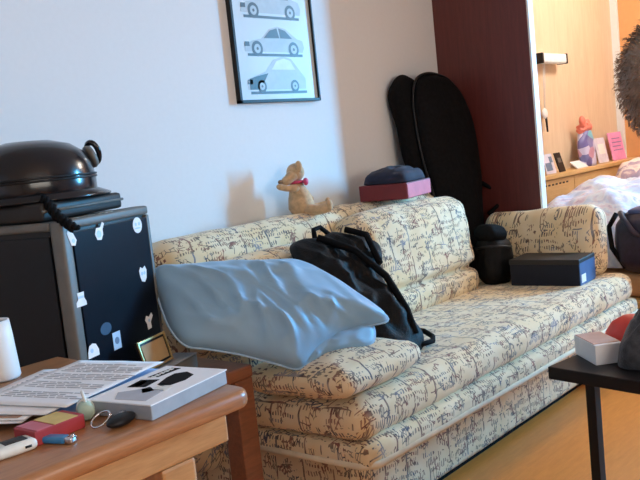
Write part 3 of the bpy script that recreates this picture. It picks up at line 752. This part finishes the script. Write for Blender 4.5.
P3([(-.032, -.012), (-.004, -.006), (-.006, -.040), (-.034, -.046)], 2)
P3([(-.055, -.010), (-.034, .012), (-.020, .004), (-.036, -.022)], 0)
P3([(-.024, .046), (.006, .050), (.010, .036), (-.020, .030)], 3)
obj('cover_picture', b, [M['pblk'], M['ink'], M['cream'], M['brownpaper']], cv_, False)
b = bm_new()
for x in (.03, .042, .054, .066, .078): box(b, (x, .040, zc + .0008), (.008, .008, .0006), rot=.1)
obj('cover_title', b, M['cream'], cv_, False)
# glasses-like wire on its left end
b = bm_new(); kc = thing('keys', 'bunch of black and silver keys lying in front of the book', 'keys', (.698, 1.066, .7605), radians(15))
ball(b, (0, 0, .009), (.030, .016, .009)); obj('key_fob', b, M['blk'], kc)
b = bm_new(); box(b, (.028, -.002, .006), (.034, .016, .006), .002); box(b, (.012, .008, .014), (.02, .010, .006), .002, .4); obj('key', b, M['steel'], kc)
b = bm_new(); tube(b, [V(-.012 + .016 * cos(a), .03 + .014 * sin(a), .012 + .008 * cos(a)) for a in [i * pi / 10 for i in range(20)]], .0016, 6, closed=True); obj('key_ring', b, M['steel'], kc)
tn = thing('sweet_roll', 'small pale green wrapped roll lying beside the red packet', 'sweets', (.695, 1.158, .7605), radians(60))
b = bm_new(); lathe(b, [(0, -.022), (.011, -.022), (.014, -.018), (.014, .018), (.011, .022), (0, .022)], (0, 0, .0145), 20, Matrix.Rotation(pi / 2, 4, 'Y')); obj('wrapper', b, M['green'], tn)
b = bm_new(); lathe(b, [(.0145, -.006), (.0148, 0), (.0145, .006)], (.006, 0, .0145), 20, Matrix.Rotation(pi / 2, 4, 'Y')); o = obj('band', b, M['cream'], tn)
b = bm_new(); tube(b, [V(.0, .0, .034) + V(.012 * cos(a), .002 * sin(a), .009 * sin(a)) for a in [i * pi / 8 for i in range(16)]], .0025, 6, closed=True); obj('paper_twist', b, M['cream'], tn)
pk = thing('cigarette_packet', 'red and cream cigarette packet lying on the desk in front of the papers', 'packet', (.620, 1.140, .7605), radians(4))
b = bm_new(); box(b, (0, 0, .011), (.088, .055, .022), .0015); ct_ = obj('carton', b, M['red'], pk, False)
b = bm_new(); box(b, (.012, 0, .0224), (.042, .0545, .0008)); o = obj('cream_panel', b, M['yellow'], ct_, False)
b = bm_new(); box(b, (-.026, 0, .0224), (.026, .0545, .0008)); obj('pink_panel', b, M['redp'], ct_, False)
lg = thing('lighter', 'blue plastic lighter lying beside the red packet', 'lighter', (.604, 1.096, .7605), radians(-68))
lg.scale = (.8, .8, .8)
b = bm_new(); box(b, (-.006, 0, .007), (.058, .022, .013), .005, seg=3); obj('fuel_body', b, M['bluelight'], lg)
b = bm_new(); box(b, (.031, 0, .007), (.016, .020, .012), .003); mh_ = obj('metal_hood', b, M['steel'], lg)
b = bm_new(); lathe(b, [(0, -.004), (.004, -.004), (.004, .004), (0, .004)], (.036, .0, .013), 14, Matrix.Rotation(pi / 2, 4, 'X')); obj('spark_wheel', b, M['steel'], mh_)
dv = thing('meter_device', 'small white oval handheld device with grey screen at the desk edge', 'device', (.545, 1.120, .7605), radians(-5))
dv.scale = (.8, .85, .85)
b = cushion((0, 0, .010), (.085, .045, .020), .0095, (0, 0, .001), 0, 12); obj('casing', b, M['cream'], dv)
b = bm_new(); box(b, (.006, 0, .0212), (.042, .026, .0016), .0006); o = obj('screen', b, M['dgrey'], dv)
b = bm_new(); box(b, (.022, -.0226, .010), (.012, .0015, .004)); obj('port', b, M['blk'], dv)
# ------------------------------------------------------------------ low black table
bt = thing('black_table', 'low black table with thin legs at the right edge holding a white box', 'table', (2.3, .62, 0), radians(-9))
b = bm_new(); box(b, (.0, -.02, .462), (.58, .80, .036), .003); obj('tabletop', b, M['blk'], bt, False)
for sx in (-1, 1):
    for sy in (-1, 1):
        b = bm_new(); box(b, (sx * .262 , -.02 + sy * .30 - .02, .222), (.028, .028, .444), .002); obj('leg', b, M['blk'], bt, False)
wb_ = thing('small_box', 'small white cardboard box with pinkish top on the black table', 'box', (2.20, .945, .4805), radians(47))
b = bm_new(); box(b, (0, 0, .028), (.14, .08, .056), .002); obj('carton', b, M['paper'], wb_, False)
b = bm_new(); box(b, (.006, 0, .0565), (.122, .076, .003)); o = obj('top_flap', b, M['brownpaper'], wb_, False); o['label'] = 'pinkish brown top flap'
M['pinkbrown'] = plain('pinkish_card', (.62, .38, .30), .7); o.data.materials[0] = M['pinkbrown']
sc_o = [(-.14, -.05), (-.10, .07), (-.02, .12), (.08, .10), (.15, .04), (.14, -.06), (.05, -.11), (-.07, -.10)]
b = puff(sc_o, (2.24, .775, .484), (.6, -.8, 0), (.8, .6, 0), .125, .003, lambda q, r: .055 * fbm(V(q.x * 22, q.y * 22, 2), 5) + .02 * (1 - abs(noise.noise(V(q.x * 22, q.y * 22, 4)))) ** 2, 18, .5)
o = obj('wool_scarf', b, M['greyfur'], None); o.location = (.0, -.005, 0); tag(o, 'crumpled dark grey fluffy scarf heaped on the black table beside the white box', 'scarf')
rc_ = thing('red_cap', 'bright red knitted cap on the black table behind the grey scarf', 'cap', (2.352, .90, .4805), radians(30))
b = bm_new(); prof = [(.075, 0), (.082, .02), (.078, .045), (.06, .072), (.03, .09), (0, .094)]; lathe(b, [(0, 0)] + prof, (0, 0, 0), 28); obj('crown', b, M['redb'], rc_)
b = bm_new(); tube(b, [(.079 * cos(2 * pi * k / 28), .079 * sin(2 * pi * k / 28), .014) for k in range(28)], .013, 8, closed=True); obj('brim', b, M['redb'], rc_)
# ------------------------------------------------------------------ alcove: headboard shelf, bed, bedding
hs = thing('headboard_shelf', 'light beech headboard with narrow shelf along the alcove wall', 'shelf', (4.92, 2.27, 0))
b = bm_new(); box(b, (0, 0, .838), (2.34, .155, .026), .004); obj('shelf_board', b, M['beech'], hs, False)
b = bm_new(); box(b, (.605, -.045, .41), (1.13, .03, .82), .003); obj('front_board', b, M['beech'], hs, False)
b = bm_new(); box(b, (-.565, -.045, .41), (1.20, .03, .82), .003); fb_ = obj('front_board', b, M['beech'], hs, False)
for i in range(12):
    b = bm_new(); box(b, (-.62 + i * .050, -.0605, .790), (.026, .003, .010)); obj('slot', b, M['dgrey'], fb_, False)
bd = thing('bed', 'low wooden bed behind the dark panel', 'bed', (4.93, 1.70, 0))
b = bm_new(); box(b, (0, -.03, .23), (2.20, .98, .11), .01)
obj('bed_frame', b, M['beech'], bd, False)
for sx in (-1, 1):
    for sy in (-1, 1):
        b = bm_new(); box(b, (sx * 1.02, -.03 + sy * .42, .09), (.07, .07, .18)); obj('leg', b, M['beech'], bd, False)
b = cushion((0, -.03, .345), (2.16, .94, .13), .05, (0, 0, .01), .002, 16); M['sheet'] = plain('tan_sheet', (.42, .24, .12), .85); obj('mattress', b, M['sheet'], bd)
def heap(name, cx, cy, sx, sy, z0, hf, mat, label, cat, seed, n=56):
    bm = bm_new(); top = []; 
    for j in range(n + 1):
        r = []
        for i in range(n + 1):
            u, v = i / n * 2 - 1, j / n * 2 - 1
            e = max(0, 1 - abs(u) ** 4) ** .5 * max(0, 1 - abs(v) ** 4) ** .5
            h = hf(u, v) * e + (.035 * fbm(V(u * 3 * sx + seed, v * 3 * sy, seed), 4)) * e
            r.append(bm.verts.new((cx + u * sx / 2, cy + v * sy / 2, z0 + max(.002, h))))
        top.append(r)
    bot = [[bm.verts.new((v.co.x, v.co.y, z0)) for v in r] for r in (top[0], top[-1])]
    for j in range(n):
        for i in range(n): bm.faces.new((top[j][i], top[j][i + 1], top[j + 1][i + 1], top[j + 1][i]))
    edge = top[0] + [top[j][-1] for j in range(1, n + 1)] + top[-1][-2::-1] + [top[j][0] for j in range(n - 1, 0, -1)]
    for r in bot:
        for v in r: bm.verts.remove(v)
    bv = [bm.verts.new((v.co.x, v.co.y, z0 - .001)) for v in edge]
    for i in range(len(edge)): bm.faces.new((edge[i], bv[i], bv[(i + 1) % len(edge)], edge[(i + 1) % len(edge)]))
    bm.faces.new(bv)
    bmesh.ops.recalc_face_normals(bm, faces=bm.faces[:])
    o = obj(name, bm, mat, None); return tag(o, label, cat)
heap('duvet', 4.60, 1.80, 1.40, .66, .425, lambda u, v: .39 - .13 * max(0, u) - .08 * max(0, -u), M['floral'], 'pale blue and white floral duvet heaped on the bed nearest the dark panel', 'duvet', 2)
heap('bed_pillow', 5.62, 1.93, .78, .46, .425, lambda u, v: .43 - .05 * u, M['floral2'], 'pinkish floral pillow piled at the far end of the bed', 'pillow', 9)
# bag at the sofa end
bg = thing('holdall', 'dark purple-navy holdall bag on the bed corner beyond the sofa end', 'bag', (3.99, 1.365, .418), radians(-10))
b = cushion((0, 0, .138), (.38, .31, .276), .07, (.01, .015, .02), .010, 20, seed=8); obj('body', b, M['bagnavy'], bg)
b = cushion((0, 0, .286), (.30, .17, .03), .014, (0, 0, .01), .006, 12, seed=3); o = obj('top_panel', b, M['bagtop'], bg); o['label'] = 'top panel with a slate blue highlight painted on'  # bluish highlight along the bag's top put into this panel's colour
b = bm_new(); tube(b, [(-.17, -.02, .16), (-.215, .02, .20), (-.22, .06, .26), (-.19, .09, .285), (-.14, .09, .26)], .014, 8); obj('handle', b, M['bagnavy'], bg)
b = bm_new(); tube(b, [(-.16, .10, .02), (-.20, .14, .12), (-.20, .15, .22), (-.16, .13, .28)], .012, 8); obj('strap', b, M['blk_cloth'], bg)
b = bm_new(); ball(b, (-.186, -.06, .19), (.008, .010, .009)); o = obj('zip_pull', b, M['steel'], bg)
# wall lamp
wl = thing('wall_lamp', 'pale rectangular wall lamp with hanging pull cord on the beige alcove wall', 'lamp', (4.93, WY, 1.558))
b = bm_new(); box(b, (0, -.05, .0), (.33, .07, .058), .010); ls_ = obj('lamp_shade', b, M['bluewhite'], wl)
for x_, w_ in ((-.172, .022), (.172, .014)):
    b = bm_new(); box(b, (x_, -.05, 0), (w_, .074, .064), .004); obj('end_cap', b, M['dgrey'], ls_)
b = bm_new(); box(b, (0, -.008, .0), (.12, .016, .05), .003); obj('wall_bracket', b, M['white'], wl)
b = bm_new()
for dx in (0, .022): tube(b, [(-.085 + dx, -.04, -.028), (-.084 + dx * .8, -.035, -.15), (-.09 + dx * .5, -.03, -.30)], .0022, 6)
pc_ = obj('pull_cord', b, M['white'], wl)
b = bm_new(); lathe(b, [(0, -.006), (.030, -.006), (.034, 0), (.030, .006), (0, .006)], (-.085, -.028, -.335), 24, Matrix.Rotation(pi / 2, 4, 'X')); obj('cord_disc', b, M['white'], pc_)
b = bm_new(); tube(b, [(-.075, -.03, -.36), (-.068, -.03, -.45)], [.008, .006], 8); obj('cord_tassel', b, M['dgrey'], pc_)
# shelf ornaments
SZ = .8515
def card(name, x, y, w, h, mat, label, cat, lean=12, rz=0, extra=None):
    o = thing(name, label, cat, (x, y, SZ), radians(rz))
    Rr = Matrix.Rotation(radians(-lean), 4, 'X')
    b = bm_new(); box(b, Rr @ V(0, 0, h / 2), (w, .006, h), .001, Rr); bd_ = obj('board', b, M[mat], o, False)
    if extra:
        b = bm_new()
        for (cx, cz, sx, sz) in extra[1]: box(b, Rr @ V(cx * w, -.004, h * cz), (sx * w, .002, sz * h), 0, Rr)
        obj(extra[2], b, M[extra[0]], bd_, False)
    return o
card('photo_card', 4.74, 2.255, .13, .125, 'lilac', 'pale blue and dark photo card standing on the shelf nearest the dark panel', 'card', 14, 0, ('stickdark', [(-.1, .35, .6, .4), (.25, .7, .3, .3)], 'picture_print'))
card('picture_frame', 4.885, 2.25, .085, .125, 'blk', 'small black frame leaning on the shelf beside the photo card', 'frame', 16, 0, ('grey_trim', [(0, .6, .5, .25)], 'photo'))
card('note_card', 5.16, 2.235, .17, .07, 'paper', 'low white card lying tilted on the shelf before the colourful bag', 'card', 50, 0)
fg = thing('gift_bag', 'colourful red, purple and cyan foil gift bag standing on the shelf', 'bag', (5.33, 2.27, SZ))
def foil():
    t = NT('patterned_foil'); v = t.coord('Object')
    vo = t.new('ShaderNodeTexVoronoi'); t.put(vo.inputs['Vector'], v); vo.inputs['Scale'].default_value = 17
    sep = t.new('ShaderNodeSeparateColor'); t.put(sep.inputs[0], vo.outputs['Color'])
    t.set(Base_Color=t.ramp(sep.outputs[0], [(0, (.16, .14, .36)), (.22, (.62, .60, .82)), (.42, (.20, .20, .44)), (.60, (.55, .30, .42)), (.78, (.20, .55, .68)), (.9, (.75, .75, .85))], 'CONSTANT'), Roughness=.35); return t.m
M['foil'] = foil()
b = bm_new(); nz_ = 14; rr = []
for k in range(nz_ + 1):
    z = k / nz_ * .235; w = .085 + .025 * sin(k / nz_ * pi) - .05 * max(0, k / nz_ - .7) / .3
    rr.append([b.verts.new((w * cos(a) * (1 + .10 * noise.noise(V(cos(a) * 2, sin(a) * 2, z * 14))) - .12 * z, .040 * sin(a) * (1 + .3 * noise.noise(V(cos(a) * 3, sin(a) * 2, z * 20))), z)) for a in [2 * pi * q / 28 for q in range(28)]])
for A, B_ in zip(rr, rr[1:]):
    for q in range(28): b.faces.new((A[q], A[(q + 1) % 28], B_[(q + 1) % 28], B_[q]))
b.faces.new(rr[0][::-1]); b.faces.new(rr[-1]); obj('wrapped_body', b, M['foil'], fg)
b = cushion((-.035, 0, .255), (.11, .06, .07), .028, (0, .01, 0), .016, 14, seed=5, ns=22); tf_ = obj('gathered_top', b, M['coral'], fg)
b = bm_new(); ball(b, (-.075, -.01, .30), (.030, .02, .036), rot=Matrix.Rotation(-.4, 4, 'Y')); ball(b, (-.005, -.01, .285), (.028, .02, .028)); ball(b, (-.04, -.025, .28), (.014, .012, .014)); obj('bow', b, M['coral'], tf_)
card('greeting_card', 5.62, 2.28, .17, .175, 'lilac', 'lilac-white greeting card standing between the gift bag and the pink card', 'card', 10, 0, ('paper', [(0, .55, .6, .4)], 'print'))
card('pink_card', 5.87, 2.265, .24, .20, 'pinkcard', 'bright pink card with lines of writing standing on the shelf', 'card', 10, 0, ('mauve', [(0, .78, .6, .03), (.02, .64, .7, .03), (-.03, .50, .6, .03), (.02, .36, .66, .03)], 'writing'))
# ------------------------------------------------------------------ seated person (only the hair shows at the frame edge)
HC = V(1.497, .450, 1.193)
HIP = V(1.535, .385, .50)
pr = thing('person', 'seated person in black top with short fluffy brown hair at the right edge', 'person', (1.5, .33, 0))
po_ = V(1.5, .33, 0)
fwd = V(cos(radians(-50)), sin(radians(-50)), 0); lft = V(-fwd.y, fwd.x, 0)
J = {}
def skin(name, joints, edges, root, mat, parent, lvl=2):
    keys = list(joints); me = bpy.data.meshes.new(name)
    me.from_pydata([Vector(joints[k][0]) - po_ for k in keys], [(keys.index(a), keys.index(c)) for a, c in edges], [])
    o = bpy.data.objects.new(name, me); COL.objects.link(o); o.parent = parent
    m = o.modifiers.new('skin', 'SKIN'); m.use_smooth_shade = True
    for i, k in enumerate(keys):
        r = joints[k][1]; me.skin_vertices[0].data[i].radius = (r, r) if not isinstance(r, tuple) else r
        me.skin_vertices[0].data[i].use_root = (k == root)
    s = o.modifiers.new('sub', 'SUBSURF'); s.levels = lvl; s.render_levels = lvl
    me.materials.append(mat); return o
pel = HIP + V(0, 0, .05)
chest = pel + V(-.01, .02, .33)
neck = pel + V(-.03, .05, .51)
sh = lambda s: chest + V(0, .0, .085) + lft * .185 * s
JJ = {'pel': (pel, .13), 'waist': (pel + V(0, .01, .15), .11), 'chest': (chest, .13), 'neck': (neck, .055), 'nk2': (HC - V(.02, .0, .10), .05), 'head0': (HC - V(0, 0, .03), .075), 'head': (HC + V(0, 0, .03), .085)}
EE = [('pel', 'waist'), ('waist', 'chest'), ('chest', 'neck'), ('neck', 'nk2'), ('nk2', 'head0'), ('head0', 'head')]
for s, q in ((1, 'l'), (-1, 'r')):
    e = sh(s) + V(0, 0, -.27) + lft * .03 * s - fwd * .02
    w = e + fwd * .22 - lft * .08 * s + V(0, 0, -.06)
    hnd = w + fwd * .09 - lft * .03 * s
    k = pel + lft * .12 * s + fwd * .42 + V(0, 0, -.02); an = V(k.x, k.y, .10) - fwd * .06; toe = an + fwd * .14 + V(0, 0, -.06)
    JJ.update({q + 'sh': (sh(s), .068), q + 'el': (e, .045), q + 'wr': (w, .030), q + 'hd': (hnd, .032), q + 'hp': (pel + lft * .10 * s, .095), q + 'kn': (k, .062), q + 'an': (an, .042), q + 'to': (toe, .035)})
    EE += [('chest', q + 'sh'), (q + 'sh', q + 'el'), (q + 'el', q + 'wr'), (q + 'wr', q + 'hd'), ('pel', q + 'hp'), (q + 'hp', q + 'kn'), (q + 'kn', q + 'an'), (q + 'an', q + 'to')]
    for i in range(5):
        b0 = hnd + lft * (.03 - .015 * i) + fwd * .015; b1 = b0 + fwd * (.045 if i != 4 else .03) + lft * (-.03 * s if i == (4 if s > 0 else 0) else 0); b2 = b1 + fwd * .03 + V(0, 0, -.018)
        JJ.update({f'{q}f{i}a': (b0, .010), f'{q}f{i}b': (b1, .009), f'{q}f{i}c': (b2, .008)}); EE += [(q + 'hd', f'{q}f{i}a'), (f'{q}f{i}a', f'{q}f{i}b'), (f'{q}f{i}b', f'{q}f{i}c')]
body = skin('body', JJ, EE, 'pel', M['skin'], pr)
# face
b = bm_new(); hc = HC - po_
ball(b, hc + fwd * .02 + V(0, 0, -.005), (.092, .074, .108), rot=Matrix.Rotation(radians(-50), 4, 'Z'))
ball(b, hc + fwd * .112 + V(0, 0, -.015), (.018, .014, .022)); ball(b, hc + fwd * .098 + V(0, 0, -.058), (.012, .026, .008))
for s in (-1, 1):
    ball(b, hc + lft * .078 * s + V(0, 0, -.01), (.018, .010, .030))
head_ = obj('head', b, M['skin'], pr)
for s in (-1, 1):
    b = bm_new(); ball(b, hc + fwd * .098 + lft * .03 * s + V(0, 0, .012), (.009, .012, .008)); obj('eye', b, M['pblk'], head_)
b = bm_new(); ball(b, hc + fwd * .103 + V(0, 0, -.060), (.009, .022, .006)); obj('mouth', b, M['redp'], head_)
# hair: cap of short tufts
b = bm_new(); vs = ball(b, (0, 0, 0), (.104, .092, .114), 40, 28)
for v in list(b.verts):
    d = v.co.normalized(); v.co *= 1 + .05 * fbm(d * 5)
kill = [v for v in b.verts if (v.co.x > .045 and v.co.z < .055) or v.co.z < -.098]
bmesh.ops.delete(b, geom=kill, context='VERTS')
rnd = random.Random(3)
base_verts = [(v.co.copy(), v.normal.copy()) for v in b.verts]
b.normal_update()
src = [(v.co.copy(), v.normal.copy()) for v in b.verts]
for i in range(12000):
    p, nn = src[rnd.randrange(len(src))]
    d = p.normalized()
    p = p + V(rnd.uniform(-1, 1), rnd.uniform(-1, 1), rnd.uniform(-1, 1)) * .008
    t1 = d.cross(V(rnd.uniform(-1, 1), rnd.uniform(-1, 1), rnd.uniform(-1, 1))).normalized()
    flow = (V(-.2, 0, -1) - d * V(-.2, 0, -1).dot(d))
    l = rnd.uniform(.010, .019)
    tip = p + d * l * rnd.uniform(.15, .5) + flow * l * rnd.uniform(.2, .8) + t1 * l * rnd.uniform(0, .5)
    w = t1 * .0011
    a = b.verts.new(p - w); c = b.verts.new(p + w); mid = (p + tip) / 2 + d * l * .12
    e_ = b.verts.new(mid + w * .8); f_ = b.verts.new(mid - w * .8); g_ = b.verts.new(tip)
    b.faces.new((a, c, e_, f_)); b.faces.new((f_, e_, g_))
xf(b, b.verts[:], Matrix.Translation(hc + V(0, 0, .012) - fwd * .008) @ Matrix.Rotation(radians(-50), 4, 'Z'))
obj('hair', b, M['hair'], pr)
# clothing
JS = {'pel': (pel + V(0, 0, -.02), .145), 'waist': (pel + V(0, .01, .15), .125), 'chest': (chest, .15), 'neck': (neck + V(0, 0, -.05), .075)}
ES = [('pel', 'waist'), ('waist', 'chest'), ('chest', 'neck')]
for q in 'lr':
    JS.update({q + 'sh': (JJ[q + 'sh'][0], .082), q + 'el': (JJ[q + 'el'][0], .060), q + 'wr': (JJ[q + 'wr'][0], .042)}); ES += [('chest', q + 'sh'), (q + 'sh', q + 'el'), (q + 'el', q + 'wr')]
skin('sweater', JS, ES, 'pel', M['sweater'], pr)
JT = {'pel': (pel + V(0, 0, -.04), .125)}; ET = []
for q in 'lr':
    JT.update({q + 'hp': (JJ[q + 'hp'][0], .105), q + 'kn': (JJ[q + 'kn'][0], .076), q + 'an': (JJ[q + 'an'][0] + V(0, 0, .02), .058)}); ET += [('pel', q + 'hp'), (q + 'hp', q + 'kn'), (q + 'kn', q + 'an')]
skin('trousers', JT, ET, 'pel', M['denim'], pr)
for q in 'lr':
    b = bm_new(); p = JJ[q + 'to'][0] - po_; box(b, (p.x - .03, p.y, .045), (.26, .09, .09), .035, radians(-50), 3); obj('shoe', b, M['blk'], pr)
ch = thing('dining_chair', 'dark wooden chair under the seated person at the right edge', 'chair', (1.52, .385, 0), radians(-50))
b = bm_new(); box(b, (.02, 0, .40), (.42, .42, .03), .01); obj('seat', b, M['table2'], ch, False)
for sx in (-.17, .21):
    for sy in (-.18, .18):
        b = bm_new(); box(b, (sx, sy, .1925), (.035, .035, .385), .004); obj('leg', b, M['table2'], ch, False)
# ------------------------------------------------------------------ lights, world
def area(name, loc, aim, sx, sy, power, col):
    l = bpy.data.lights.new(name, 'AREA'); l.shape = 'RECTANGLE'; l.size = sx; l.size_y = sy; l.energy = power; l.color = col
    o = bpy.data.objects.new(name, l); COL.objects.link(o); o.location = loc
    o.rotation_euler = (Vector(aim) - Vector(loc)).to_track_quat('-Z', 'Y').to_euler(); return o
area('daylight_outside', (9.9, -2.02, 2.6), (2.6, 2.49, 1.2), .30, 3.4, 1950, (.12, .54, 1.0))
area('warm_fill_front', ((W2[0] + W2[1]) / 2, YF - .20, 1.55), ((W2[0] + W2[1]) / 2 + .5, 2, .9), 2.6, 1.25, 78, (1.0, .90, .79))  # added warm fill shining through the front opening
l_ = bpy.data.lights.new('alcove_fill', 'POINT'); l_.energy = 78; l_.shadow_soft_size = .15; l_.color = (1.0, .90, .78)  # added point light without a fixture, brightens the alcove
o_ = bpy.data.objects.new('alcove_fill', l_); COL.objects.link(o_); o_.location = (5.0, 1.15, 2.35)
w = bpy.data.worlds.new('world'); S.world = w; w.use_nodes = True
bgn = w.node_tree.nodes['Background']
sky = w.node_tree.nodes.new('ShaderNodeTexSky'); sky.sky_type = 'NISHITA'; sky.sun_disc = False; sky.sun_elevation = radians(35)
w.node_tree.links.new(sky.outputs[0], bgn.inputs[0]); bgn.inputs[1].default_value = .15
S.view_settings.view_transform = 'Standard'; S.view_settings.look = 'None'; S.view_settings.gamma = 1; S.view_settings.use_curve_mapping = False
S.view_settings.exposure = -0.12
# ------------------------------------------------------------------ camera
f_, psi, pit, rol = 820, radians(41.6), radians(6.3), radians(6.0)
fw = V(cos(psi) * cos(pit), sin(psi) * cos(pit), -sin(pit))
r0 = V(sin(psi), -cos(psi), 0); u0 = r0.cross(fw)
r = r0 * cos(rol) - u0 * sin(rol); u = u0 * cos(rol) + r0 * sin(rol)
cam = bpy.data.cameras.new('camera'); cam.sensor_width = 36; cam.lens = f_ / 640 * 36; cam.clip_start = .05
co_ = bpy.data.objects.new('camera', cam); COL.objects.link(co_)
Mx = Matrix(((r.x, u.x, -fw.x, 0), (r.y, u.y, -fw.y, 0), (r.z, u.z, -fw.z, 1.15), (0, 0, 0, 1)))
co_.matrix_world = Mx
S.camera = co_
